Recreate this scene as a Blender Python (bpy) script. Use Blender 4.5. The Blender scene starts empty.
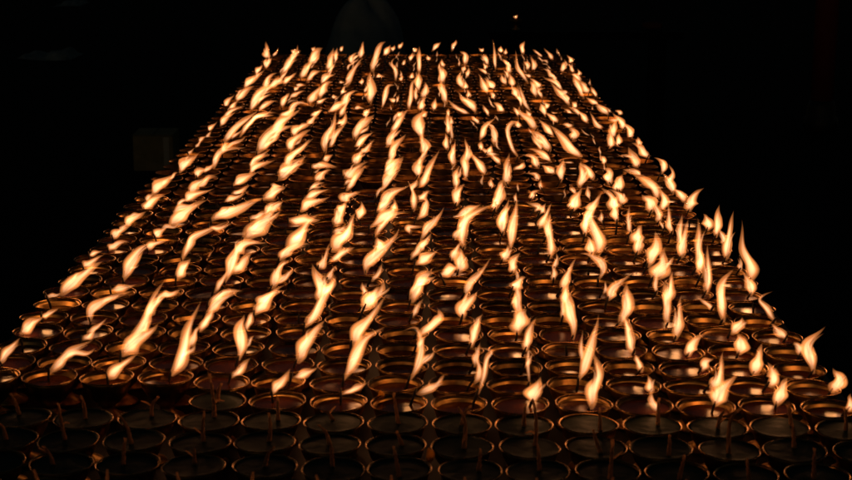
import bpy, bmesh, math, random
from mathutils import Vector, Matrix
R = random.Random(11)
sc = bpy.context.scene
col = sc.collection

# ------------------------------------------------------------------ camera
F = 1535.0                       # focal length in photo pixels (852 wide)
PITCH = math.atan(355.0 / F)     # the vanishing point of the rows lies above the frame
RIM = 0.80                       # height of the lamp rims
CH = RIM + 0.615
cam_d = bpy.data.cameras.new('camera')
cam = bpy.data.objects.new('camera', cam_d); col.objects.link(cam)
cam.location = (0, 0, CH)
cam.rotation_euler = (math.pi / 2 - PITCH, 0, 0)
cam_d.sensor_width = 36.0
cam_d.lens = F / 852.0 * 36.0
cam_d.clip_start = 0.05; cam_d.clip_end = 2000
cam_d.dof.use_dof = True
cam_d.dof.focus_distance = 2.75
cam_d.dof.aperture_fstop = 15
sc.camera = cam
SP, CP = math.sin(PITCH), math.cos(PITCH)

def project(p):
    x, y, z = p[0], p[1], p[2] - CH
    d = y * CP - z * SP
    v = y * SP + z * CP
    return 426 + F * x / d, 240 - F * v / d

def unproject(px, py, z):
    rx, ru = (px - 426) / F, -(py - 240) / F
    dz = ru * CP - SP
    dy = CP + ru * SP
    t = (z - CH) / dz
    return Vector((rx * t, dy * t, z))

# ------------------------------------------------------------------ materials
def newmat(name):
    m = bpy.data.materials.new(name); m.use_nodes = True
    nt = m.node_tree
    b = nt.nodes.get('Principled BSDF')
    return m, nt, b

def noise_mat(name, c1, c2, scale, rough=(.4, .6), metallic=0.0, ior=1.45, bump=0.0, detail=5, spec=None):
    m, nt, b = newmat(name)
    tc = nt.nodes.new('ShaderNodeTexCoord')
    oi = nt.nodes.new('ShaderNodeObjectInfo')
    ad = nt.nodes.new('ShaderNodeVectorMath'); ad.operation = 'ADD'
    sc_ = nt.nodes.new('ShaderNodeVectorMath'); sc_.operation = 'SCALE'; sc_.inputs['Scale'].default_value = 17.3
    cb = nt.nodes.new('ShaderNodeCombineXYZ')
    nt.links.new(oi.outputs['Random'], cb.inputs[0]); nt.links.new(oi.outputs['Random'], cb.inputs[1])
    nt.links.new(cb.outputs[0], sc_.inputs[0])
    nt.links.new(tc.outputs['Object'], ad.inputs[0]); nt.links.new(sc_.outputs[0], ad.inputs[1])
    n = nt.nodes.new('ShaderNodeTexNoise'); n.inputs['Scale'].default_value = scale; n.inputs['Detail'].default_value = detail
    nt.links.new(ad.outputs[0], n.inputs['Vector'])
    cr = nt.nodes.new('ShaderNodeValToRGB')
    cr.color_ramp.elements[0].position = .35; cr.color_ramp.elements[1].position = .68
    cr.color_ramp.elements[0].color = (*c1, 1); cr.color_ramp.elements[1].color = (*c2, 1)
    nt.links.new(n.outputs['Fac'], cr.inputs['Fac'])
    nt.links.new(cr.outputs['Color'], b.inputs['Base Color'])
    mr = nt.nodes.new('ShaderNodeMapRange')
    mr.inputs['To Min'].default_value = rough[0]; mr.inputs['To Max'].default_value = rough[1]
    nt.links.new(n.outputs['Fac'], mr.inputs['Value']); nt.links.new(mr.outputs[0], b.inputs['Roughness'])
    b.inputs['Metallic'].default_value = metallic
    b.inputs['IOR'].default_value = ior
    if spec is not None: b.inputs['Specular IOR Level'].default_value = spec
    if bump:
        bp = nt.nodes.new('ShaderNodeBump'); bp.inputs['Strength'].default_value = bump; bp.inputs['Distance'].default_value = .004
        nt.links.new(n.outputs['Fac'], bp.inputs['Height']); nt.links.new(bp.outputs[0], b.inputs['Normal'])
    return m

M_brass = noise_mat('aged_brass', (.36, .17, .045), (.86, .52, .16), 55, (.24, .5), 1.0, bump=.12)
M_far = noise_mat('dimmed_brass', (.24, .10, .03), (.62, .32, .09), 55, (.28, .55), 1.0, bump=.12)  # same brass, the dimness of the far rows put into its colour
M_rim = noise_mat('polished_rim', (.40, .18, .06), (.80, .46, .15), 80, (.16, .36), 1.0, bump=.1)
M_oil = noise_mat('butter_oil', (.055, .013, .004), (.13, .035, .008), 25, (.09, .22), 0, 1.52, bump=.22, detail=2)
M_oil.node_tree.nodes['Principled BSDF'].inputs['Specular Tint'].default_value = (1, .78, .5, 1)
M_ghee = noise_mat('set_butter', (.012, .028, .017), (.034, .056, .034), 70, (.4, .75), 0, 1.5, bump=.3, spec=.10)
M_cotton = noise_mat('cotton_wick', (.45, .26, .15), (.80, .52, .34), 300, (.7, .9), 0, bump=.4)
_nt = M_cotton.node_tree; _b = _nt.nodes['Principled BSDF']
_tr = _nt.nodes.new('ShaderNodeBsdfTranslucent'); _tr.inputs['Color'].default_value = (1.0, .70, .46, 1)
_mx = _nt.nodes.new('ShaderNodeMixShader'); _mx.inputs[0].default_value = .85
_o = [n for n in _nt.nodes if n.type == 'OUTPUT_MATERIAL'][0]
_nt.links.new(_b.outputs[0], _mx.inputs[1]); _nt.links.new(_tr.outputs[0], _mx.inputs[2]); _nt.links.new(_mx.outputs[0], _o.inputs['Surface'])
M_char = noise_mat('charred_wick', (.004, .003, .003), (.02, .012, .01), 300, (.7, .9), 0, bump=.3)
M_table = noise_mat('sooty_table', (.010, .007, .005), (.03, .018, .011), 8, (.35, .7), 0, bump=.2)
M_ground = noise_mat('dark_paving', (.004, .004, .004), (.008, .008, .007), 3, (.85, .95), 0, bump=.3, spec=.1)
M_bundle = noise_mat('grey_cloth', (.10, .17, .21), (.19, .27, .30), 7, (.9, .95), 0, spec=.05)
M_carton = noise_mat('brown_carton', (.20, .18, .09), (.30, .26, .14), 12, (.8, .9), 0, spec=.1)
M_tape = noise_mat('pale_tape', (.36, .36, .30), (.44, .44, .38), 12, (.6, .8), 0, spec=.1)
M_cloth = noise_mat('pale_cloth', (.15, .20, .18), (.28, .33, .31), 9, (.9, .95), 0, spec=.05)
M_pillar = noise_mat('dark_red_paint', (.15, .016, .010), (.20, .028, .018), 3, (.6, .8), 0, spec=.1)
M_petal = noise_mat('marigold_petal', (.75, .38, .05), (.85, .5, .08), 60, (.5, .7), 0)
_nt = M_petal.node_tree; _tr = _nt.nodes.new('ShaderNodeBsdfTranslucent'); _tr.inputs['Color'].default_value = (1, .62, .16, 1)
_mx = _nt.nodes.new('ShaderNodeMixShader'); _mx.inputs[0].default_value = .75
_nt.links.new(_nt.nodes['Principled BSDF'].outputs[0], _mx.inputs[1]); _nt.links.new(_tr.outputs[0], _mx.inputs[2])
_nt.links.new(_mx.outputs[0], [n for n in _nt.nodes if n.type == 'OUTPUT_MATERIAL'][0].inputs['Surface'])
M_cushion = noise_mat('red_cloth', (.09, .03, .02), (.13, .045, .03), 20, (.9, .95), 0, spec=.05)

def gas(name, color, strength):
    m = bpy.data.materials.new(name); m.use_nodes = True
    nt = m.node_tree
    for n in list(nt.nodes):
        if n.type != 'OUTPUT_MATERIAL': nt.nodes.remove(n)
    em = nt.nodes.new('ShaderNodeEmission')
    em.inputs['Color'].default_value = (*color, 1); em.inputs['Strength'].default_value = strength
    nt.links.new(em.outputs[0], [n for n in nt.nodes if n.type == 'OUTPUT_MATERIAL'][0].inputs['Volume'])
    return m
M_flame = gas('flame', (1.0, .30, .075), 170.0)
M_core = gas('flame_core', (1.0, .62, .35), 135.0)

# ------------------------------------------------------------------ helpers
def tag(o, label=None, cat=None, group=None, kind=None):
    if label: o['label'] = label
    if cat: o['category'] = cat
    if group: o['group'] = group
    if kind: o['kind'] = kind
    return o

def empty(name, loc):
    o = bpy.data.objects.new(name, None); col.objects.link(o)
    o.location = loc; o.empty_display_size = .02
    return o

class MB:
    """collects verts and faces; .build links them as ONE mesh object"""
    def __init__(s): s.v = []; s.f = []; s.m = []
    def add(s, v, f, mi=0):
        o = len(s.v); s.v += [tuple(p) for p in v]; s.f += [tuple(i + o for i in q) for q in f]; s.m += [mi] * len(f)
    def lathe(s, prof, n, c=(0, 0, 0), mi=0, rot=0.0, cap=None):
        v = []; f = []
        for r, z in prof:
            for k in range(n):
                a = rot + 2 * math.pi * k / n
                v.append((c[0] + r * math.cos(a), c[1] + r * math.sin(a), c[2] + z))
        for i in range(len(prof) - 1):
            for k in range(n):
                k2 = (k + 1) % n
                f.append((i * n + k, i * n + k2, (i + 1) * n + k2, (i + 1) * n + k))
        if cap in ('both', 'start'): f.append(tuple(range(n))[::-1])
        if cap in ('both', 'end'): f.append(tuple((len(prof) - 1) * n + k for k in range(n)))
        s.add(v, f, mi)
    def tube(s, pts, radii, n, mi=0):
        pts = [Vector(p) for p in pts]; v = []; f = []
        for i, p in enumerate(pts):
            t = (pts[min(i + 1, len(pts) - 1)] - pts[max(i - 1, 0)]).normalized()
            a = t.cross(Vector((0, 1, 0)))
            if a.length < .01: a = t.cross(Vector((1, 0, 0)))
            a.normalize(); b = t.cross(a)
            for k in range(n):
                w = 2 * math.pi * k / n
                v.append(p + (a * math.cos(w) + b * math.sin(w)) * radii[i])
        for i in range(len(pts) - 1):
            for k in range(n):
                k2 = (k + 1) % n
                f.append((i * n + k, i * n + k2, (i + 1) * n + k2, (i + 1) * n + k))
        f.append(tuple(range(n))[::-1]); f.append(tuple((len(pts) - 1) * n + k for k in range(n)))
        s.add(v, f, mi)
    def box(s, a, b, mi=0, bev=0):
        x0, y0, z0 = a; x1, y1, z1 = b
        bm = bmesh.new(); bmesh.ops.create_cube(bm, size=1)
        for q in bm.verts:
            q.co = Vector(((x0 + x1) / 2 + q.co.x * (x1 - x0), (y0 + y1) / 2 + q.co.y * (y1 - y0), (z0 + z1) / 2 + q.co.z * (z1 - z0)))
        if bev: bmesh.ops.bevel(bm, geom=bm.edges[:], offset=bev, segments=2, affect='EDGES')
        bm.verts.index_update()
        s.add([q.co.copy() for q in bm.verts], [[q.index for q in fc.verts] for fc in bm.faces], mi); bm.free()
    def mesh(s, name, mats, smooth=True):
        me = bpy.data.meshes.new(name); me.from_pydata(s.v, [], s.f)
        for m in (mats if isinstance(mats, (list, tuple)) else [mats]): me.materials.append(m)
        me.polygons.foreach_set('material_index', s.m)
        if smooth: me.polygons.foreach_set('use_smooth', [True] * len(me.polygons))
        bm = bmesh.new(); bm.from_mesh(me); bmesh.ops.recalc_face_normals(bm, faces=bm.faces[:]); bm.to_mesh(me); bm.free()
        me.update(); return me
    def build(s, name, mats, parent=None, smooth=True):
        o = bpy.data.objects.new(name, s.mesh(name, mats, smooth)); col.objects.link(o)
        if parent: o.parent = parent
        return o

def catmull(pts, n):
    pts = [Vector(p) for p in pts]
    P = [pts[0] * 2 - pts[1]] + pts + [pts[-1] * 2 - pts[-2]]
    res = []
    segs = len(pts) - 1
    for i in range(n + 1):
        u = i / n * segs; k = min(int(u), segs - 1); t = u - k
        a, b, c, d = P[k], P[k + 1], P[k + 2], P[k + 3]
        res.append(.5 * ((2 * b) + (c - a) * t + (2 * a - 5 * b + 4 * c - d) * t * t + (3 * b - a - 3 * c + d) * t ** 3))
    return res

def tongue(mb, pts, w, n, m, rnd, mi=0):
    st = rnd.getstate()
    tongue_skin(mb, pts, w, n, m, rnd, mi, 1.0)
    rnd.setstate(st)
    tongue_skin(mb, pts, w, n, m, rnd, mi + 1, .60)

def tongue_skin(mb, pts, w, n, m, rnd, mi, core):
    """one flame tongue along a path: a closed skin round glowing gas, thinning to its edges and tip"""
    path = catmull(pts, n)
    turn = sum((path[i + 1] - path[i]).angle(path[i] - path[i - 1], 0) for i in range(1, n))
    length = sum((path[i + 1] - path[i]).length for i in range(n))
    w *= 1.06 if turn < 1.1 else 1.06 - .52 * min(1, (turn - 1.1) / 1.3)
    w = min(w, .70 * length)
    ph = rnd.uniform(0, 6.28); tw = rnd.uniform(-4, 4); pk = rnd.uniform(.26, .48); q1 = rnd.uniform(.95, 1.7)
    th = .62 * min(w, .0185) * (.5 + .5 * core)
    w *= core
    if core < 1: path = [p for p in catmull([path[int(n * (.10 + .78 * q / 4))] for q in range(5)], n)]
    rg = rnd.uniform(.12, .34); fr = rnd.uniform(3.5, 7)
    wig = w * rnd.uniform(.03, .10)
    v = []; f = []
    for i, p in enumerate(path):
        t = i / n
        if t < pk: g = .27 + .73 * math.sin(t / pk * math.pi / 2)
        else: g = max(.02, 1 - ((t - pk) / (1 - pk)) ** q1)
        hd = g ** .8 * (.26 + .74 * min(1, t / .40)) * (1 - .6 * t ** 2.2) * th / 2   # thin, dim gas round the wick
        hw = g * w / 2
        T = (path[min(i + 1, n)] - path[max(i - 1, 0)]).normalized()
        N = T.cross(Vector((0, 1, 0)))
        if N.length < .05: N = Vector((1, 0, 0))
        N.normalize(); B = N.cross(T)
        p = p + N * (wig * math.sin(9 * t + ph) * t)
        e1 = 1 + .24 * math.sin(8 * t + ph) + .07 * math.sin(17 * t - ph); e2 = 1 + .24 * math.sin(7 * t - 2 * ph) + .07 * math.sin(19 * t + ph)
        for k in range(m):
            a = 2 * math.pi * k / m
            u = math.cos(a); sn = math.sin(a)
            d = abs(sn) ** 1.9 * (1 + rg * math.sin(fr * u + ph + tw * t) + .10 * math.sin(2.3 * fr * u - tw * t))
            v.append(p + N * (hw * u * (e1 if u > 0 else e2)) + B * (hd * math.copysign(d, sn)))
    for i in range(n):
        for k in range(m):
            k2 = (k + 1) % m
            f.append((i * m + k, i * m + k2, (i + 1) * m + k2, (i + 1) * m + k))
    v.append(path[0] - (path[1] - path[0]) * .25); v.append(path[-1] + (path[-1] - path[-2]) * .35)
    b0, b1 = len(v) - 2, len(v) - 1
    for k in range(m):
        k2 = (k + 1) % m
        f.append((b0, k2, k)); f.append((b1, n * m + k, n * m + k2))
    mb.add(v, f, mi)

# ------------------------------------------------------------------ the flames as they burn in the wind:
# for each patch of the photograph: origin, scale, then "base ... tip width" of every flame
PATCH = {
 (0, 290, 4.787): """85,190 130,150 185,110 50;190,105 220,95 262,68 30;0,330 45,270 90,228 40;425,130 440,85 500,40 600,15 50;385,215 420,190 455,160 32;230,370 280,320 330,280 405,242 45;575,290 620,240 690,200 730,160 80;600,240 660,170 690,90 745,5 45;515,400 570,350 645,300 50""",
 (170, 290, 4.787): """5,385 40,330 75,250 95,170 140,80 65;165,95 200,55 240,25 300,-10 45;325,310 335,240 335,170 350,125 55;365,180 385,120 400,95 35;400,95 430,60 470,15 520,-20 55;285,395 320,360 360,315 40;610,325 640,260 680,190 725,150 65;640,155 670,120 700,60 740,0 755,-40 50;590,395 640,380 690,355 40;485,470 520,430 565,375 45""",
 (340, 290, 4.787): """20,405 60,330 110,250 185,205 55;60,240 90,190 140,130 205,60 65;105,80 140,40 180,10 200,-40 60;350,110 365,75 395,35 30;375,200 420,160 460,120 450,85 60;340,410 370,350 385,290 370,220 310,230 75;370,470 440,445 485,405 40;590,115 590,80 625,40 650,20 60;625,250 635,190 660,130 50;690,470 710,400 725,330 740,300 650,290 65;5,470 60,445 110,415 35""",
 (510, 290, 4.787): """30,190 40,120 60,85 95;75,270 80,210 110,140 50;40,100 40,50 35,0 50,-30 45;95,440 90,360 90,300 115,330 40;115,520 120,470 150,420 70;300,215 300,150 280,90 265,30 290,-30 55;325,410 350,330 370,220 385,130 45;345,330 342,260 345,190 25;385,545 385,470 402,400 378,310 60;520,150 540,90 540,30 535,-20 60;600,285 580,240 570,170 550,130 45;630,370 610,320 600,300 40;670,470 660,430 650,395 45;700,560 680,510 670,465 40;755,155 750,90 750,30 740,-20 45;790,220 800,140 810,50 45""",
 (674, 290, 4.787): """65,295 70,250 120,205 55;135,365 145,335 170,320 45;175,450 205,400 215,300 55;200,530 220,470 285,400 80;235,130 220,70 215,10 220,-40 250,-85 52;190,75 160,50 125,30 30;310,285 310,230 290,200 65;270,190 300,150 310,120 50;380,390 390,330 410,265 60;460,440 480,400 450,350 75;490,530 505,470 525,415 60;510,135 480,90 450,50 500,20 50;540,215 510,185 475,155 40;600,290 590,260 575,245 35;670,375 650,310 640,250 700,190 60;750,470 770,410 740,370 75;840,560 840,500 42""",
 (0, 200, 4.787): """290,440 330,390 400,340 460,300 55;390,300 430,275 485,245 40;415,245 440,235 475,222 25;515,220 550,195 600,180 40;535,165 560,140 615,118 40;605,110 635,80 690,60 40;610,65 640,55 670,45 20;590,370 620,310 660,250 715,225 55;700,215 730,195 790,185 35;730,160 750,140 785,118 40;520,410 570,400 625,385 35;760,435 800,430 850,410 35;200,440 240,435 265,425 22""",
 (170, 200, 4.787): """25,355 55,310 85,270 55;60,275 90,220 110,180 180,155 260,120 45;190,80 240,55 320,30 400,-5 50;180,110 220,115 275,95 25;100,245 150,255 195,230 30;0,110 40,70 90,35 160,0 55;260,375 290,300 310,240 350,190 50;300,330 340,290 380,240 60;305,240 350,200 440,190 50;350,180 400,130 450,90 475,50 75;455,60 480,20 520,-5 30;370,75 410,60 445,45 30;490,405 510,340 545,290 45;520,270 560,220 640,200 45;555,220 600,170 640,110 690,70 65;560,75 620,75 690,65 50;715,310 735,280 765,210 40;765,275 810,245 860,215 40;775,230 820,170 860,130 60;780,135 810,125 840,110 30;790,105 810,60 835,0 60;715,470 720,400 690,320 60;725,440 760,410 790,370 50;180,480 240,430 320,415 40;410,480 460,440 530,415 50""",
 (340, 200, 4.787): """125,335 130,290 180,250 230,200 255,155 65;180,225 190,195 180,165 55;165,160 200,110 240,80 300,65 35;140,115 190,80 230,50 240,0 50;0,200 35,140 65,75 50;0,80 20,40 20,0 40;175,40 210,10 230,-20 40;365,75 390,40 400,0 380,-10 60;335,145 330,115 390,115 50;385,180 410,130 445,90 480,40 35;390,225 400,190 430,150 35;365,290 410,260 455,230 50;385,340 430,315 460,300 50;345,470 370,410 400,360 430,340 65;350,385 390,370 440,350 40;125,440 120,425 35;140,480 165,430 200,400 70;595,215 580,160 600,100 650,60 700,30 65;545,70 600,40 650,15 35;570,330 580,280 570,230 60;610,445 625,400 670,360 715,295 40;785,150 780,110 790,60 810,10 45;755,100 780,60 800,20 40;780,275 790,240 800,210 45;820,230 825,160 840,90 845,20 40;760,30 760,0 30""",
 (510, 200, 4.787): """25,330 20,290 45,245 50;20,410 40,380 70,360 50;140,120 165,70 190,15 35;175,170 175,120 180,60 35;225,260 225,180 215,90 45;210,370 210,330 205,300 28;300,25 305,0 45;335,100 370,50 400,0 40;365,155 370,100 390,60 40;425,250 425,180 395,110 390,75 60;395,245 385,200 370,165 50;425,370 445,310 400,270 350,255 50;445,95 440,70 440,45 24;520,65 510,20 495,-10 40;270,415 290,350 325,285 40;580,150 570,90 570,30 30;610,190 610,150 630,115 60;650,240 650,190 655,150 45;665,300 690,230 690,160 60;690,360 720,300 730,230 80;480,460 500,410 570,350 45;720,95 710,50 690,0 35;785,145 770,90 765,15 32;815,205 815,150 820,80 38;750,470 760,410 765,340 50""",
 (660, 200, 4.787): """140,260 140,190 155,100 45;205,350 195,270 195,200 185,130 48;240,430 245,340 230,230 45;235,130 235,95 215,65 60;290,160 290,100 290,30 42;320,200 315,165 300,130 30;360,270 365,190 385,80 42;460,375 460,310 430,240 425,145 60;440,440 430,390 395,340 48""",
 (100, 110, 4.787): """250,390 290,345 350,305 50;215,465 240,430 300,400 50;210,415 225,405 240,395 25;380,285 410,240 465,205 50;415,195 430,185 445,172 18;450,165 460,155 468,143 18;470,135 485,125 505,113 22;510,120 520,107 535,93 22;515,85 530,70 555,48 30;575,65 595,35 640,5 35;460,310 470,285 520,275 40;430,385 460,345 540,320 45;410,425 440,400 525,380 40;545,270 560,220 600,190 680,178 40;580,190 590,165 610,145 35;585,145 620,100 680,55 720,20 45;670,115 710,60 760,25 820,15 35;635,345 680,315 740,290 45;630,385 665,375 705,350 30;595,425 630,410 680,395 30;720,265 740,230 800,210 35;715,290 750,255 820,235 35;750,195 780,140 830,90 860,50 65;780,410 830,380 870,360 60;790,470 830,450 860,430 40""",
 (270, 110, 4.787): """5,140 40,95 100,70 40;0,90 50,50 120,0 60;105,110 130,80 190,60 50;190,60 200,40 240,-5 40;95,185 110,140 180,100 50;70,260 110,205 190,145 45;40,320 90,270 150,230 65;0,340 30,348 60,350 25;195,255 230,250 300,250 40;250,225 270,215 290,200 30;225,330 250,295 290,280 40;190,360 215,345 250,335 25;160,405 200,385 260,360 35;145,470 190,430 265,410 45;265,195 265,130 300,80 310,20 50;285,170 310,120 350,70 35;315,60 345,45 355,0 45;405,165 440,130 480,100 40;405,130 415,90 450,60 480,30 60;455,25 460,0 35;435,190 460,170 490,135 35;400,250 420,210 450,180 45;355,310 390,280 450,245 60;365,370 400,320 440,270 40;350,430 370,400 425,385 55;325,475 345,455 360,440 40;555,165 580,120 610,80 45;580,95 610,50 645,0 50;570,230 590,180 635,125 45;545,300 580,260 620,220 60;535,370 570,310 620,250 45;510,460 560,400 640,360 45;565,475 570,440 30;745,200 745,160 735,120 55;735,130 720,60 745,5 65;710,310 710,260 745,220 50;715,360 750,290 790,200 50;690,470 690,400 670,340 30;710,415 730,395 755,375 35""",
 (440, 110, 4.787): """35,180 30,140 30,110 35;65,260 60,200 60,170 40;45,105 40,60 40,0 40;60,60 50,20 25;90,135 88,90 90,50 20;100,240 105,190 95,140 40;115,320 105,260 100,220 45;80,360 80,310 90,270 40;85,440 85,400 110,355 45;190,55 170,35 155,25 28;190,130 210,80 250,35 40;240,155 235,100 210,60 40;195,180 195,150 35;250,200 205,190 170,165 25;240,195 250,175 260,165 35;225,295 190,250 155,205 40;290,245 265,215 245,195 30;315,345 320,280 325,220 52;350,270 385,255 395,240 30;380,215 350,170 335,110 360,80 400,100 60;375,75 370,40 55;270,465 285,390 300,340 50;275,360 270,315 25;315,475 320,440 40;358,430 358,405 20;455,330 450,300 405,300 40;470,365 470,340 22;470,265 450,225 410,210 40;550,235 510,200 455,180 35;535,185 500,130 445,95 45;495,175 470,150 445,120 30;480,80 450,50 415,20 410,-10 45;545,115 515,80 480,45 35;570,45 540,25 515,5 35;630,62 605,58 585,55 28;640,20 610,0 25;710,50 685,20 660,-5 35;655,130 660,100 640,75 55;700,220 650,175 600,125 565,85 50;780,80 745,50 725,10 30;810,125 810,80 820,50 45;840,160 845,110 40;790,245 785,225 770,210 35;590,330 590,280 600,240 38;575,290 550,270 520,255 40;640,240 610,240 580,235 22;665,360 675,300 665,250 48;640,465 645,420 665,370 50;640,385 625,370 615,360 25;680,470 715,440 750,395 35;765,320 740,275 705,250 35;765,325 765,290 45;810,345 810,300 790,275 50;845,370 845,320 40;830,470 830,420 790,375 50;470,410 470,390 495,380 45;465,470 480,450 430,430 50;505,475 520,440 30""",
 (590, 110, 4.787): """120,170 125,130 110,95 45;160,35 140,35 110,35 25;225,80 205,45 175,15 40;290,135 280,90 240,55 40;305,155 295,130 35;335,215 305,180 270,155 45;385,290 390,245 350,225 45;410,340 430,300 415,260 30;500,385 485,340 455,305 40;510,425 495,390 460,375 40;545,470 550,420 595,375 55;230,260 215,225 185,180 55;215,215 180,210 145,208 25;240,300 220,285 170,280 35;325,475 315,430 285,405 55;320,420 310,370 270,340 210,315 55;340,470 345,420 325,370 40;120,380 125,330 130,310 40;125,440 120,400 70,375 50;130,475 135,420 45""",
 (180, 35, 6.0): """520,130 520,95 522,45 55;510,190 525,155 545,140 50;450,220 470,195 490,175 40;380,305 420,265 490,215 50;335,385 370,345 425,310 55;270,420 290,385 325,355 40;300,430 320,405 345,390 35;255,475 300,445 365,420 40;600,235 640,175 680,120 690,80 50;670,100 680,85 45;510,310 520,260 570,230 50;530,300 570,275 620,275 60;620,280 650,250 690,225 40;420,460 450,400 510,340 600,305 65;470,440 500,410 560,385 45;735,75 750,55 25;780,170 800,120 840,85 70;715,245 750,200 780,150 60;780,265 810,230 850,210 45;690,285 745,285 25;680,320 705,300 30;605,420 625,375 650,350 45;655,360 690,340 735,325 35;770,400 800,350 850,310 60;670,470 690,420 730,405 790,430 55;590,470 640,450 680,430 45;780,470 840,440 35;815,395 850,380 30;430,475 540,465 35""",
 (310, 35, 6.0): """180,60 190,40 35;100,200 120,150 130,90 60;150,150 160,80 35;255,165 250,130 280,110 50;300,130 310,90 320,45 35;215,300 240,240 270,190 300,160 45;165,270 200,270 22;60,280 90,245 135,235 45;60,370 80,310 125,285 65;35,400 65,380 95,370 30;105,360 130,355 30;310,285 310,260 35;375,215 385,150 410,85 440,60 50;440,110 460,85 475,60 40;490,75 505,45 30;555,65 580,35 30;615,75 640,60 30;395,240 415,235 440,235 35;370,400 370,320 370,240 75;320,330 350,290 30;200,420 220,360 270,335 60;180,330 210,325 30;80,450 140,415 190,390 50;175,475 200,430 230,380 40;250,430 275,420 305,430 30;320,470 340,450 355,430 45;515,270 515,220 495,180 515,150 45;555,170 570,140 30;585,145 600,100 30;545,265 550,240 30;590,250 605,215 35;430,430 445,380 460,320 500,315 45;520,385 480,370 35;520,390 530,360 25;655,220 655,150 655,85 40;700,140 690,115 35;650,330 650,270 650,230 50;595,440 600,380 610,310 640,280 40;670,370 690,320 690,290 50;670,440 670,400 700,370 55;740,440 750,370 40;670,475 700,450 50;530,475 555,450 55;730,70 755,40 775,25 30;800,180 790,140 35;800,280 790,220 780,180 70;820,400 800,330 790,280 60;830,475 830,430 30;20,460 70,440 35""",
 (440, 35, 6.0): """65,70 80,35 90,15 30;150,170 150,120 125,100 45;140,205 145,185 30;165,240 170,190 30;140,310 120,260 130,215 50;160,310 150,270 50;180,360 165,320 40;220,455 190,410 150,380 125,350 60;180,465 120,430 65,385 40;285,470 270,440 250,415 35;265,70 255,65 30;290,170 275,135 255,120 45;320,200 315,130 305,50 25;285,220 265,205 235,190 30;280,190 265,165 40;290,340 265,290 240,240 50;330,310 310,285 275,255 50;335,360 305,335 40;365,95 365,60 40;405,105 410,85 28;420,220 410,180 375,145 40;440,185 420,160 390,140 25;400,285 380,255 370,230 35;440,300 430,260 410,220 50;460,365 450,330 430,310 45;490,420 480,370 465,300 30;400,445 375,420 345,395 50;465,470 455,440 435,425 38;500,105 495,70 505,40 40;530,280 495,230 475,190 465,120 35;530,200 525,170 505,155 40;560,205 560,170 545,130 40;550,235 530,230 510,220 25;610,300 580,275 550,250 40;580,360 565,310 550,280 50;620,365 600,330 625,315 50;650,425 630,390 45;560,450 530,400 510,350 500,310 35;550,475 520,440 35;635,475 620,430 605,410 45;680,135 660,110 635,80 28;720,210 725,180 740,155 45;795,155 785,135 770,115 38;700,260 680,235 655,215 30;740,320 700,280 640,255 35;780,410 740,360 680,300 50;800,335 770,330 740,320 35;780,380 750,340 35;825,420 800,395 40;800,470 775,450 750,435 35;840,470 820,440 780,425 35""",
 (540, 35, 6.0): """205,215 190,185 165,165 30;245,230 235,205 35;255,265 220,235 200,225 35;265,365 230,300 205,250 45;300,335 270,300 240,270 55;300,290 300,283 18;345,360 330,330 310,305 35;355,400 320,385 285,365 35;420,465 380,430 345,400 50;435,450 425,440 20;555,478 530,465 35;310,475 310,450 18""",
}
# upright cotton wicks of the lamps not yet lit, "base ... tip"
WICKS = {
 (0, 380, 4.787): "80,160 65,95 45,55;405,180 400,110 388,65;715,170 720,110 750,70;310,280 300,200 290,100;640,300 620,210 570,140;250,400 235,350 205,310;590,400 595,330 605,270;130,479 60,430;490,479 465,420;835,470 825,425",
 (170, 380, 4.787): "205,175 205,80 190,-40;520,190 522,70;785,190 760,150 730,140;155,290 150,220 160,140;475,290 485,220 480,150;770,410 765,330 750,260;115,400 115,320;440,479 440,350;30,479 15,430;730,479 725,440",
 (340, 380, 4.787): "285,205 275,130 265,50;300,310 285,270 270,235;595,320 600,200 570,120;290,479 265,330;660,430 670,320;650,479 620,410",
 (510, 380, 4.787): "120,310 120,200 105,90;420,240 415,130;710,215 710,80;425,345 400,290 380,230;750,360 755,255;150,430 140,300;465,479 470,290;795,479 800,400 825,350",
 (674, 380, 4.787): "250,350 245,200 290,130;575,215 550,110;590,320 575,190;15,470 40,350;355,479 340,370;660,470 655,320",
}
def parse(src, has_w):
    res = []
    for (ox, oy, s), txt in src.items():
        for item in txt.split(';'):
            tok = item.split()
            w = float(tok.pop()) / s if has_w else 0
            res.append(([(ox + float(t.split(',')[0]) / s, oy + float(t.split(',')[1]) / s) for t in tok], w))
    return res
flames = parse(PATCH, True)
wicks = parse(WICKS, False)

# ------------------------------------------------------------------ the grid of lamps
DX, DY, X0, Y0 = .0744, .0733, -.554, 1.558
TOP = RIM - .055                 # table top
lamps = []
def row_y(k): return Y0 + DY * k + (.045 if k >= 36 else 0)
rs = [R.uniform(-.010, .010) for _ in range(70)]
cs = [R.uniform(-.006, .006) for _ in range(15)]
for k in range(-2, 57):
    for c in range(15):
        if k == 3 and c <= 3: continue                       # a gap in the rows on the left
        if k == 22 and c == 6: continue
        tilt = (.028 - .0035 * c) * max(0, 1 - max(k, 0) / 16)
        x = X0 + DX * c + rs[k + 2] * .6 + R.uniform(-.0009, .0009)
        y = row_y(k) + tilt + cs[c] * .6 + R.uniform(-.0008, .0008)
        if k == 4 and c <= 3: y += .012
        unlit = k <= 2 or (k == 3 and c == 4)
        lamps.append(dict(k=k, c=c, x=x, y=y, full=unlit, flames=[], wick=None))

WZ = RIM + .007                                              # where a burning wick ends
for L in lamps:
    L['p'] = project((L['x'], L['y'], WZ))
    L['pr'] = project((L['x'], L['y'], RIM))
    L['s'] = F / (L['y'] * CP + (CH - RIM) * SP)             # pixels per metre

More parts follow.
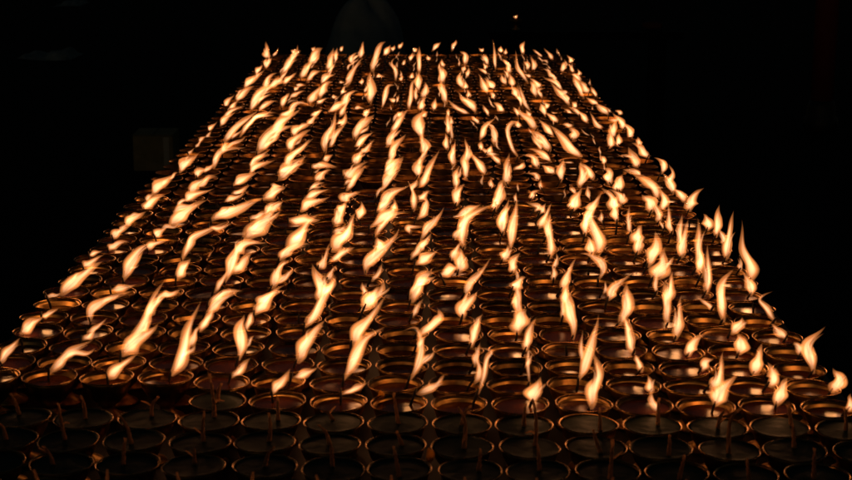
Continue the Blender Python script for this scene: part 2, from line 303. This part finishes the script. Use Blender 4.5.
# give each flame to the lamp it burns on
pairs = []
for i, (pts, w) in enumerate(flames):
    bx, by = pts[0]
    for j, L in enumerate(lamps):
        if L['full']: continue
        sx = (bx - L['p'][0]) / (L['s'] * DX)
        sy = (by - L['p'][1]) / (L['s'] * DY * .30)
        d = math.hypot(sx, sy * .8)
        if d < 2.2: pairs.append((d, i, j))
pairs.sort()
used = set(); done = set(); res = []
for d, i, j in pairs:
    if i in done or j in used: continue
    if d > 1.15: continue
    lamps[j]['flames'].append(i); used.add(j); done.add(i); res.append(d)
for d, i, j in pairs:                                        # leftovers: a second tongue on a burning lamp
    if i in done or d > 1.3: continue
    lamps[j]['flames'].append(i); done.add(i)
print('flames', len(flames), 'placed', len(done), 'mean', sum(res) / len(res))
# lamps whose flame hides in the line of its neighbours' flames: it leans with them, smaller
burning = [L for L in lamps if L['flames']]
print('unburning', sum(1 for L in lamps if not L['full'] and not L['flames']))
for L in lamps:
    if L['full'] or L['flames'] or R.random() < .22: continue
    near = sorted((B for B in burning if B['c'] == L['c']), key=lambda B: abs(B['k'] - L['k']))[:4]
    mx = sum(max(-.024, min(.024, (flames[B['flames'][0]][0][0][0] - B['p'][0]) / B['s'])) for B in near) / 4
    vx = vy = ln_ = 0.0
    for B in near:
        P = flames[B['flames'][0]][0]
        a_ = (P[-1][0] - P[0][0]) / B['s']; b_ = (P[-1][1] - P[0][1]) / B['s']
        vx += a_ / 4; vy += b_ / 4
    sz = R.uniform(.45, .95); j = R.uniform(-.008, .008)
    ex, ey = (vx * sz + j) * L['s'], min(vy * sz, -.010) * L['s']
    bx, by = L['p'][0] + (mx + R.uniform(-.003, .003)) * L['s'], L['p'][1] + R.uniform(-.0015, .0015) * L['s']
    k1, k2 = R.uniform(-.28, .28), R.uniform(-.22, .22)
    flames.append(([(bx, by), (bx + ex * .33 - ey * k1 * .5, by + ey * .36 + ex * k1 * .5), (bx + ex * .68 - ey * k2 * .5, by + ey * .7 + ex * k2 * .5), (bx + ex, by + ey)],
                   max(.006, min(.014, math.hypot(ex, ey) / L['s'] * R.uniform(.2, .38))) * L['s']))
    L['flames'] = [len(flames) - 1]; L['fill'] = True
wp = []
for i, (pts, _) in enumerate(wicks):
    for j, L in enumerate(lamps):
        if not L['full']: continue
        d = math.hypot((pts[0][0] - L['pr'][0]) / (L['s'] * DX), (pts[0][1] - L['pr'][1]) / (L['s'] * DY * .36))
        if d < .9: wp.append((d, i, j))
wp.sort(); wd = set()
for d, i, j in wp:
    if i in wd or lamps[j]['wick'] is not None: continue
    lamps[j]['wick'] = i; wd.add(i)

# the 300 lamps that show largest are individuals
def visible(L):
    x, y = L['pr']; r = .034 * L['s']
    return -r * .8 < x < 852 + r * .8 and y < 479 + r * .15
vis = [L for L in lamps if visible(L)]
vis.sort(key=lambda L: (L['k'], L['c']))
ind = vis[:300]
ids = {id(L) for L in ind}
rest = [L for L in lamps if id(L) not in ids]

# ------------------------------------------------------------------ lamp geometry
BOWL = [(.0005, .0), (.0215, .0), (.0228, .0015), (.0215, .004), (.013, .0085), (.0085, .013), (.009, .017), (.014, .0215),
        (.0225, .030), (.0295, .042), (.0325, .0520), (.0346, .0542), (.0352, .0550), (.0349, .0556), (.0338, .0555), (.0325, .0538),
        (.0305, .0500), (.0265, .0420), (.019, .0340), (.010, .0300), (.0005, .029)]
def oil_mesh(lvl, r, mat, name, bulge=.0):
    mb = MB(); mb.lathe([(.0003, lvl + bulge), (r * .35, lvl + bulge * .8), (r * .7, lvl + bulge * .35), (r * .93, lvl), (r, lvl + .0005), (r - .002, lvl - .002)], 40)
    return mb.mesh(name, mat)
def dent(mb, q):
    """hand-beaten unevenness: a little oval, the lip a little wavy"""
    if q == 0: return mb
    r_ = random.Random(40 + q); a1, a2, a3 = (r_.uniform(0, 6.28) for _ in range(3)); o1 = r_.uniform(.004, .014); o2 = r_.uniform(.002, .006)
    res = []
    for x, y, z in mb.v:
        a = math.atan2(y, x); t = max(0, (z - .02) / .035)
        k = 1 + t * (o1 * math.sin(2 * a + a1) + o2 * math.sin(3 * a + a2)) - t * .03 * max(0, math.cos(a - a3) - .93) / .07
        res.append((x * k, y * k, z + t * math.hypot(x, y) / .035 * .0006 * math.sin(2 * a + a2)))
    mb.v = res; return mb
bowl_mes, rim_mes = [], []
for q in range(6):
    mb = MB(); mb.lathe(BOWL[:11] + BOWL[15:], 48); bowl_mes.append(dent(mb, q).mesh('bowl', M_brass))
    mb = MB(); mb.lathe([(.0342, .0538), (.0349, .0546), (.0352, .0551), (.0351, .0556), (.0346, .0558), (.0341, .0555), (.0336, .0549)], 48)
    rim_mes.append(dent(mb, q).mesh('rim', M_rim))
def add_bowl(root, rz=0, s=1):
    q = R.randrange(6)
    b = bpy.data.objects.new('bowl', bowl_mes[q]); col.objects.link(b); b.parent = root
    b.rotation_euler.z = rz; b.scale = (s, s, 1)
    r = bpy.data.objects.new('rim', rim_mes[q]); col.objects.link(r); r.parent = b
oils = [oil_mesh(z, r, M_oil, 'oil') for z, r in ((.0485, .0298), (.0508, .0310), (.0466, .0288), (.0448, .0279), (.0500, .0306))]
fulls = [oil_mesh(.0540, .0328, M_ghee, 'butter', .0006), oil_mesh(.0532, .0323, M_ghee, 'butter', .001), oil_mesh(.0545, .0333, M_ghee, 'butter', -.0004)]

LIGHT_W = .0085
def px_offset(L, dpx, dpy):
    depth = L['s']
    return dpx / depth, -dpy / depth / math.cos(math.atan2(CH - RIM, L['y']))

def lit_wick_path(L):
    """local path of the burning wick; its end leans to where the flame starts"""
    rx, rz, ry = R.uniform(-.003, .003), R.uniform(-.002, .003), R.uniform(-.003, .003)
    if L['flames']:
        b = flames[L['flames'][0]][0][0]
        ox = (b[0] - L['p'][0]) / L['s']
        oyw = (b[1] - L['p'][1]) / L['s']                    # >0: nearer / lower
        rx = max(-.024, min(.024, ox))
        sn = math.sin(math.atan2(CH - RIM, L['y']))
        ry = max(-.020, min(.020, -oyw * .75 / sn * .5))
        left = oyw + ry * sn
        rz = max(-.009, min(.012, -left))
    e = Vector((rx, ry, .055 + .007 + rz))
    b0 = Vector((rx * .45, ry * .45, .038))
    mid = (b0 + e) / 2 + Vector((R.uniform(-.0015, .0015), 0, .0))
    return [b0, mid, e]

light_d = bpy.data.lights.new('flame_light', 'POINT'); light_d.energy = LIGHT_W; light_d.shadow_soft_size = .007; light_d.color = (1.0, .42, .14)
def flame_light(parent, p, d=light_d):
    o = bpy.data.objects.new('flame_light', d); col.objects.link(o); o.location = p; o.parent = parent

def flame_geo(mb, L, tip, n, m, mi=0, org=Vector((0, 0, 0))):
    info = []
    for q, i in enumerate(L['flames']):
        pts, w = flames[i]
        b = pts[0]
        if q == 0: base = tip + Vector((0, 0, -.0075))
        else:
            dx, dz = px_offset(L, b[0] - flames[L['flames'][0]][0][0][0], b[1] - flames[L['flames'][0]][0][0][1])
            base = tip + Vector((dx * .6, -.004, dz * .6))
        rnd = random.Random(i * 7 + 3)
        ly = rnd.uniform(-.25, .25)
        P = []
        for p in pts:
            dx, dz = px_offset(L, p[0] - b[0], p[1] - b[1])
            h = math.hypot(dx, dz)
            P.append(org + base + Vector((dx, ly * h, dz)) * (1.25 if not L.get('fill') else 1.1))
        if (P[-1] - P[0]).length < .022:
            e_ = .024 / max(.004, (P[-1] - P[0]).length); P = [P[0] + (p - P[0]) * e_ for p in P]
        ww = w / L['s'] * (1.10 if L['k'] < 18 else 1.10 - .27 * min(1, (L['k'] - 18) / 14))
        tongue(mb, P, ww, n, m, rnd, mi)
        ln = (P[-1] - P[0]).length
        if ln > 1.6 * ww and rnd.random() < .5 and len(P) > 2:       # a second lick splitting off
            Q = [p.copy() for p in P[:-1]]
            k = len(Q) - 1
            sd = rnd.choice((-1, 1)) * ww * rnd.uniform(.35, .7)
            Q.append(Q[k] + (P[-1] - P[k]) * rnd.uniform(.25, .6) + Vector((sd, rnd.uniform(-.004, .004), 0)))
            Q[k] = Q[k] + Vector((sd * .45, 0, 0))
            tongue(mb, Q, ww * rnd.uniform(.34, .55), n, m, rnd, mi)
        info.append((P[-1] - P[0], ln))
    return info

ORD = ['zeroth', 'first', 'second', 'third', 'fourth', 'fifth', 'sixth', 'seventh', 'eighth', 'ninth', 'tenth', 'eleventh', 'twelfth', 'thirteenth',
       'fourteenth', 'fifteenth', 'sixteenth', 'seventeenth', 'eighteenth', 'nineteenth', 'twentieth', 'twenty-first', 'twenty-second', 'twenty-third']
rowpos = {}
for L in ind:
    rowpos.setdefault(L['k'], []).append(L)

def make_lamp(L):
    root = empty('butter_lamp', (L['x'], L['y'], TOP))
    root.rotation_euler = (R.uniform(-.025, .025), R.uniform(-.025, .025), 0)
    sc_ = R.uniform(.985, 1.015)
    add_bowl(root, R.uniform(0, 6.28), sc_)
    place = '%s row from front, %s from left' % (ORD[L['k'] + 1], ORD[rowpos[L['k']].index(L) + 1])
    if L['full']:
        o = bpy.data.objects.new('butter', R.choice(fulls)); col.objects.link(o); o.parent = root; o.rotation_euler.z = R.uniform(0, 6.28)
        mb = MB()
        if L['wick'] is not None:
            pts = wicks[L['wick']][0]; b0 = pts[0]
            ox = max(-.02, min(.02, (b0[0] - L['pr'][0]) / L['s']))
            oy = max(-.02, min(.02, -(b0[1] - L['pr'][1]) / L['s'] / math.sin(math.atan2(CH - RIM, L['y']))))
            P = []
            for p in pts:
                dx, dz = px_offset(L, p[0] - b0[0], p[1] - b0[1])
                P.append(Vector((ox + dx, oy, .0525 + dz)))
        else:
            a = R.uniform(-.012, .012)
            P = [Vector((0, 0, .0525)), Vector((a * .3, 0, .068)), Vector((a, R.uniform(-.006, .006), .079))]
        N_ = 16
        path = catmull(P, N_)
        tw = R.uniform(9, 15); p0 = R.uniform(0, 6.28); fray = R.uniform(.2, 1.0)
        for sgn in range(3):
            st = []
            for i, p in enumerate(path):
                t = i / N_; an = p0 + tw * t + sgn * 2.094
                rr = .0010 * (1 - .45 * t) + .0030 * fray * max(0, t - .78) * (1 + sgn * .6)
                st.append(p + Vector((rr * math.cos(an) + R.uniform(-.0002, .0002), rr * math.sin(an), 0)))
            if sgn == 2: st = st[:-3]
            mb.tube(st, [(.0019 - .0010 * i / N_) * R.uniform(.85, 1.15) for i in range(len(st))], 6)
        if R.random() < .3:                                   # a loose strand splits away
            k = R.randrange(3, 9); dx = R.choice((-1, 1)) * R.uniform(.006, .013)
            mb.tube(catmull([path[k], path[k] + Vector((dx * .45, -.001, .005)), path[k] + Vector((dx, .001, R.uniform(.002, .010)))], 6), [.0011] * 5 + [.0008, .0005], 6)
        mb.build('wick', M_cotton, root)
        lean = P[-1].x - P[0].x
        h = P[-1].z - P[0].z
        d = ('tall ' if h > .029 else 'short ' if h < .019 else '') + ('wick bent right' if lean > .003 else 'wick bent left' if lean < -.003 else 'straight wick')
        tag(root, 'unlit full lamp with %s, %s' % (d, place), 'butter lamp', 'unlit butter lamps along the front edge')
        return
    o = bpy.data.objects.new('oil', R.choice(oils)); col.objects.link(o); o.parent = root; o.rotation_euler.z = R.uniform(0, 6.28)
    wpth = lit_wick_path(L)
    mb = MB(); mb.tube(catmull(wpth, 5), [.0017 * R.uniform(.8, 1.2) for _ in range(5)] + [.0011], 7)
    mb.build('wick', M_char, root)
    if L['flames']:
        fb = MB(); info = flame_geo(fb, L, wpth[-1], 20, 20)
        fb.build('flame', [M_flame, M_core], root)
        
        if not L.get('fill'): flame_light(root, wpth[-1] + info[0][0] * .3)
        v, ln = max(info, key=lambda q: q[1])
        a = v.x / max(.004, v.z) if v.z > 0 else 3
        size = 'tall' if ln > .055 else 'small' if ln < .03 else 'medium'
        lean = 'blown far right' if a > 1.1 else 'leaning right' if a > .35 else 'leaning left' if a < -.3 else 'standing upright'
        tag(root, 'lit lamp, %s flame %s, %s' % (size, lean, place), 'butter lamp', 'lit butter lamps on the long table')
    else:
        tag(root, 'flameless brass oil lamp, %s' % place, 'butter lamp', 'butter lamps of oil whose wick does not burn')

for L in ind: make_lamp(L)

# the smaller ones up the table, and the few past the frame's edges, as one object
far = MB(); far_lights = []
FB = [(.0005, .0), (.0215, .0), (.0215, .004), (.009, .013), (.014, .0215), (.0295, .042), (.0325, .0520), (.0352, .0550), (.0340, .0556), (.0325, .0538),
      (.0265, .0420), (.010, .0300)]
for L in rest:
    org = Vector((L['x'], L['y'], TOP))
    far.lathe(FB, 20, org, 0, R.uniform(0, 6.28))
    if L['full']:
        far.lathe([(.0003, .0545), (.030, .0540), (.0328, .0538)], 20, org, 3)
        far.tube([org + Vector((0, 0, .053)), org + Vector((R.uniform(-.004, .004), 0, .066)), org + Vector((R.uniform(-.009, .009), 0, .077))], [.003, .0022, .0014], 6, 4)
        if L['wick'] is not None: pass
        continue
    lv = R.choice((.0448, .048, .050)); far.lathe([(.0003, lv), (.020, lv), (.0255 + (lv - .04) * .5, lv)], 20, org, 1)
    wpth = lit_wick_path(L)
    far.tube([org + p for p in wpth], [.0017, .0017, .0011], 6, 2)
    if L['flames']:
        inf = flame_geo(far, L, wpth[-1], 10, 10, 5, org)
        if not L.get('fill'): far_lights.append(org + wpth[-1] + inf[0][0] * .3)
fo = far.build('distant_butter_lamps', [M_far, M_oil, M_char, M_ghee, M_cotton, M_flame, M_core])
tag(fo, 'mass of small burning butter lamps filling the far part of the table', 'butter lamps', kind='stuff')

far_d = light_d.copy(); far_d.energy = LIGHT_W * 1.7; far_d.shadow_soft_size = .010
for p in far_lights[1::3]: flame_light(fo, p, far_d)

# ------------------------------------------------------------------ the tables
def table(y0, y1, label):
    t = empty('table', (-.035, (y0 + y1) / 2, 0))
    hy = (y1 - y0) / 2; hx = .60
    mb = MB(); mb.box((-hx, -hy, TOP - .032), (hx, hy, TOP - .0005), bev=.004); mb.build('table_top', M_table, t, False)
    mb = MB()
    mb.box((-hx + .05, -hy + .05, TOP - .13), (hx - .05, -hy + .075, TOP - .0325)); mb.box((-hx + .05, hy - .075, TOP - .13), (hx - .05, hy - .05, TOP - .0325))
    mb.box((-hx + .05, -hy + .0755, TOP - .13), (-hx + .075, hy - .0755, TOP - .0325)); mb.box((hx - .075, -hy + .0755, TOP - .13), (hx - .05, hy - .0755, TOP - .0325))
    mb.build('apron', M_table, t, False)
    for sx in (-1, 1):
        for sy in (-1, 1):
            mb = MB(); cx, cy = sx * (hx - .11), sy * (hy - .11)
            mb.lathe([(.022, 0), (.026, .02), (.030, .55), (.032, TOP - .0325)], 16, (cx, cy, 0), cap='both'); mb.build('leg', M_table, t)
    tag(t, label, 'table', 'tables under the butter lamps')
table(1.33, row_y(35) + .055, 'long dark table under the nearer rows of butter lamps')
table(row_y(36) - .050, row_y(56) + .075, 'dark table behind the seam under the farthest butter lamps')

# ------------------------------------------------------------------ small things
def petal(name, px, py, w, h, label):
    p = unproject(px, py, RIM + .001)
    bm = MB(); v = []; f = []
    n = 10
    for s in (0, 1):
        v.append((0, 0, .0010 - .0006 * s))
        for k in range(n):
            a = 2 * math.pi * k / n
            r = 1 + .18 * math.sin(3 * a + 1)
            v.append((w * r * math.cos(a), .003 * math.sin(2 * a) - .0006 * s, h * r * math.sin(a) + .001))
    for k in range(n):
        k2 = (k + 1) % n
        f.append((0, 1 + k, 1 + k2)); f.append((n + 1, n + 2 + k2, n + 2 + k)); f.append((1 + k, n + 2 + k, n + 2 + k2, 1 + k2))
    bm.add(v, f)
    o = bm.build(name, M_petal); o.location = p; o.rotation_euler = (-.4, .15, .3)
    tag(o, label, 'petal')
petal('flower_petal', 430, 456, .0050, .0085, 'orange flower petal caught between the unlit lamps at the front')
petal('flower_petal', 381, 395, .0042, .0048, 'pale yellow petal caught between burning lamps near the front')

# ------------------------------------------------------------------ the dark surroundings
g = MB(); S = 900; N = 12
gv = []; gf = []
for i in range(N + 1):
    for j in range(N + 1): gv.append((-S + 2 * S * i / N, -S + 2 * S * j / N, 0))
for i in range(N):
    for j in range(N): gf.append((i * (N + 1) + j, (i + 1) * (N + 1) + j, (i + 1) * (N + 1) + j + 1, i * (N + 1) + j + 1))
g.add(gv, gf); tag(g.build('ground', M_ground, None, False), kind='structure')

# grey rounded bundle behind the far end
Yb = 7.0
def at(px, py, Y):
    rx, ru = (px - 426) / F, -(py - 240) / F
    t = Y / (CP + ru * SP)
    return Vector((rx * t, Y, CH + (ru * CP - SP) * t))
b = MB()
cx = at(362, 30, Yb).x
prof = [(.20, 0), (.21, .1), (.212, .25), (.21, .4), (.203, .55), (.193, .65), (.180, .71), (.166, .76), (.148, .805), (.125, .84), (.098, .87), (.066, .892), (.035, .905), (.01, .908)]
b.lathe(prof, 64, (0, 0, 0), cap='both')
b.v = [(x * (1 + .07 * math.sin(6 * z + 2 * math.atan2(y, x)) + .025 * math.sin(11 * math.atan2(y, x) + 9 * z)) + .035 * z * z, y * (1 + .07 * math.sin(3 * math.atan2(y, x) + 7 * z) + .025 * math.sin(11 * math.atan2(y, x) + 9 * z)), z + .04 * z * math.sin(2 * math.atan2(y, x) + .6)) for x, y, z in b.v]
bo = b.build('cloth_bundle', M_bundle); bo.location = (cx, Yb, 0)
tag(bo, 'dim grey rounded bundle standing in the dark behind the lamps', 'bundle')

# carton left of the table
p0 = unproject(134, 171, 0); p1 = unproject(174, 171, 0)
cw = (p1.x - p0.x); chh = at(150, 136, p0.y).z
ct = empty('carton', ((p0.x + p1.x) / 2, p0.y + cw / 2, 0))
mb = MB(); mb.box((-cw / 2, -cw / 2, 0), (cw / 2, cw / 2, chh), bev=.003); mb.build('carton_body', M_carton, ct, False)
for s in (-1, 1):
    mb = MB(); hw = cw * .245
    c = s * (cw / 4 + .002)
    mb.add([(c - hw, -cw / 2, chh + .003), (c + hw, -cw / 2, chh + .003), (c + hw, cw / 2, chh + .006), (c - hw, cw / 2, chh + .006),
            (c - hw, -cw / 2, chh + .006), (c + hw, -cw / 2, chh + .006), (c + hw, cw / 2, chh + .009), (c - hw, cw / 2, chh + .009)],
           [(0, 3, 2, 1), (4, 5, 6, 7), (0, 1, 5, 4), (1, 2, 6, 5), (2, 3, 7, 6), (3, 0, 4, 7)])
    mb.build('flap', M_carton, ct, False)
mb = MB(); mb.box((cw * .26, -cw / 2 - .003, .01), (cw * .40, -cw / 2 - .0005, chh - .006)); mb.build('tape_strip', M_tape, ct, False)
tag(ct, 'small dim brown carton standing on the ground left of the table', 'box')

def cloth(pxa, pxb, py, label, seed, depth):
    a = unproject(pxa, py, 0); c = unproject(pxb, py, 0)
    w = c.x - a.x; rr = random.Random(seed)
    mb = MB(); nx, ny = 36, 10; v = []; f = []
    for i in range(nx + 1):
        for j in range(ny + 1):
            u, q = i / nx, j / ny
            z = .03 + .02 * math.sin(7 * u + seed) * math.sin(3.1 * q + .4) + .045 * u * u * math.sin(math.pi * q) + .008 * math.sin(19 * u + 5 * q) + .006 * math.sin(31 * u - 9 * q)
            edge = min(u, 1 - u, q, 1 - q) * 8
            v.append(((u - .5) * w, (q - .5) * depth + .08 * math.sin(4 * u + seed), max(.006, z * min(1, edge))))
    for i in range(nx):
        for j in range(ny): f.append((i * (ny + 1) + j, (i + 1) * (ny + 1) + j, (i + 1) * (ny + 1) + j + 1, i * (ny + 1) + j + 1))
    mb.add(v, f); o = mb.build('cloth', M_cloth); o.location = ((a.x + c.x) / 2, a.y, 0)
    tag(o, label, 'cloth')
cloth(22, 78, 57, 'crumpled pale cloth lying in the dark at the far left', 2, .5)
cloth(60, 84, 5, 'small pale cloth in the dark at the top left edge', 5, .6)

# red pillar at the right
Yp = 9.0
pa, pb = at(815, 20, Yp).x, at(838, 20, Yp).x
pl = empty('pillar', ((pa + pb) / 2, Yp, 0)); r = (pb - pa) / 2
mb = MB(); mb.lathe([(r * .96, .18), (r, .6), (r, 2.4), (r * .97, 3.2)], 32, cap='both'); mb.build('shaft', M_pillar, pl)
mb = MB(); mb.lathe([(r * 1.5, 0), (r * 1.5, .07), (r * 1.25, .09), (r * 1.25, .14), (r * 1.05, .179)], 32, cap='both'); mb.build('base', M_table, pl)
tag(pl, 'dark red painted pillar standing at the right edge', 'pillar')

# a bench far behind with one more flame and a red cushion
Yk = 8.6
q = at(516, 16, Yk); zt = q.z - .075
q2 = at(653, 11, Yk)
bench = empty('bench', ((q.x + q2.x) / 2, Yk, 0)); hw = (q2.x - q.x) / 2 + .15
mb = MB(); mb.box((-hw, -.17, zt - .04), (hw, .17, zt - .0005), bev=.004); mb.build('bench_top', M_ground, bench, False)
for s in (-1, 1):
    mb = MB(); mb.box((s * (hw - .12) - .03, -.14, 0), (s * (hw - .12) + .03, .14, zt - .0405), bev=.004); mb.build('leg', M_ground, bench, False)
tag(bench, 'low dark bench in the black background behind the far end', 'bench')
lone = empty('butter_lamp', (q.x, Yk, zt))
add_bowl(lone)
oo = bpy.data.objects.new('oil', oils[1]); col.objects.link(oo); oo.parent = lone
mb = MB(); mb.tube([(0, 0, .038), (.001, 0, .05), (.002, 0, .062)], [.0017, .0017, .0012], 7); mb.build('wick', M_char, lone)
mb = MB(); tongue(mb, [Vector((-.004, 0, .060)), Vector((.002, 0, .072)), Vector((.010, 0, .080))], .014, 12, 12, random.Random(4)); 
tongue(mb, [Vector((-.002, 0, .062)), Vector((-.010, 0, .072)), Vector((-.012, 0, .075))], .008, 12, 12, random.Random(5)); mb.build('flame', [M_flame, M_core], lone)
tag(lone, 'lone burning lamp far off in the dark above the far end', 'butter lamp')
cu = MB(); bm = bmesh.new(); bmesh.ops.create_uvsphere(bm, u_segments=24, v_segments=14, radius=1)
for v_ in bm.verts:
    x, y, z = v_.co; sg = lambda a, e: math.copysign(abs(a) ** e, a)
    v_.co = Vector((sg(x, .6) * .055, sg(y, .6) * .05, sg(z, .8) * .022 + .0225))
bm.verts.index_update()
cu.add([v_.co.copy() for v_ in bm.verts], [[w_.index for w_ in fc.verts] for fc in bm.faces]); bm.free()
co = cu.build('cushion', M_cushion); co.location = (q2.x, Yk, zt)
tag(co, 'small dim reddish cushion on the dark bench at the back', 'cushion')

# ------------------------------------------------------------------ night light
w = bpy.data.worlds.new('World'); sc.world = w; w.use_nodes = True
nt = w.node_tree
bg = nt.nodes['Background']
sky = nt.nodes.new('ShaderNodeTexSky'); sky.sky_type = 'NISHITA'; sky.sun_disc = False
sky.sun_elevation = math.radians(4); sky.sun_rotation = math.radians(200)
nt.links.new(sky.outputs[0], bg.inputs['Color'])
bg.inputs['Strength'].default_value = .0055
sd = bpy.data.lights.new('moon', 'SUN'); sd.energy = .004; sd.angle = math.radians(4); sd.color = (.9, .95, 1)
so = bpy.data.objects.new('moon', sd); col.objects.link(so); so.rotation_euler = (math.radians(60), 0, math.radians(-20))

# ------------------------------------------------------------------ render settings
sc.view_settings.view_transform = 'Standard'; sc.view_settings.look = 'None'; sc.view_settings.exposure = 0
cy = sc.cycles
cy.use_denoising = True
try: cy.denoiser = 'OPENIMAGEDENOISE'
except Exception: pass
cy.max_bounces = 4; cy.diffuse_bounces = 2; cy.glossy_bounces = 3; cy.transmission_bounces = 2; cy.volume_bounces = 0
cy.transparent_max_bounces = 96
cy.sample_clamp_indirect = 3.0
cy.use_light_tree = True
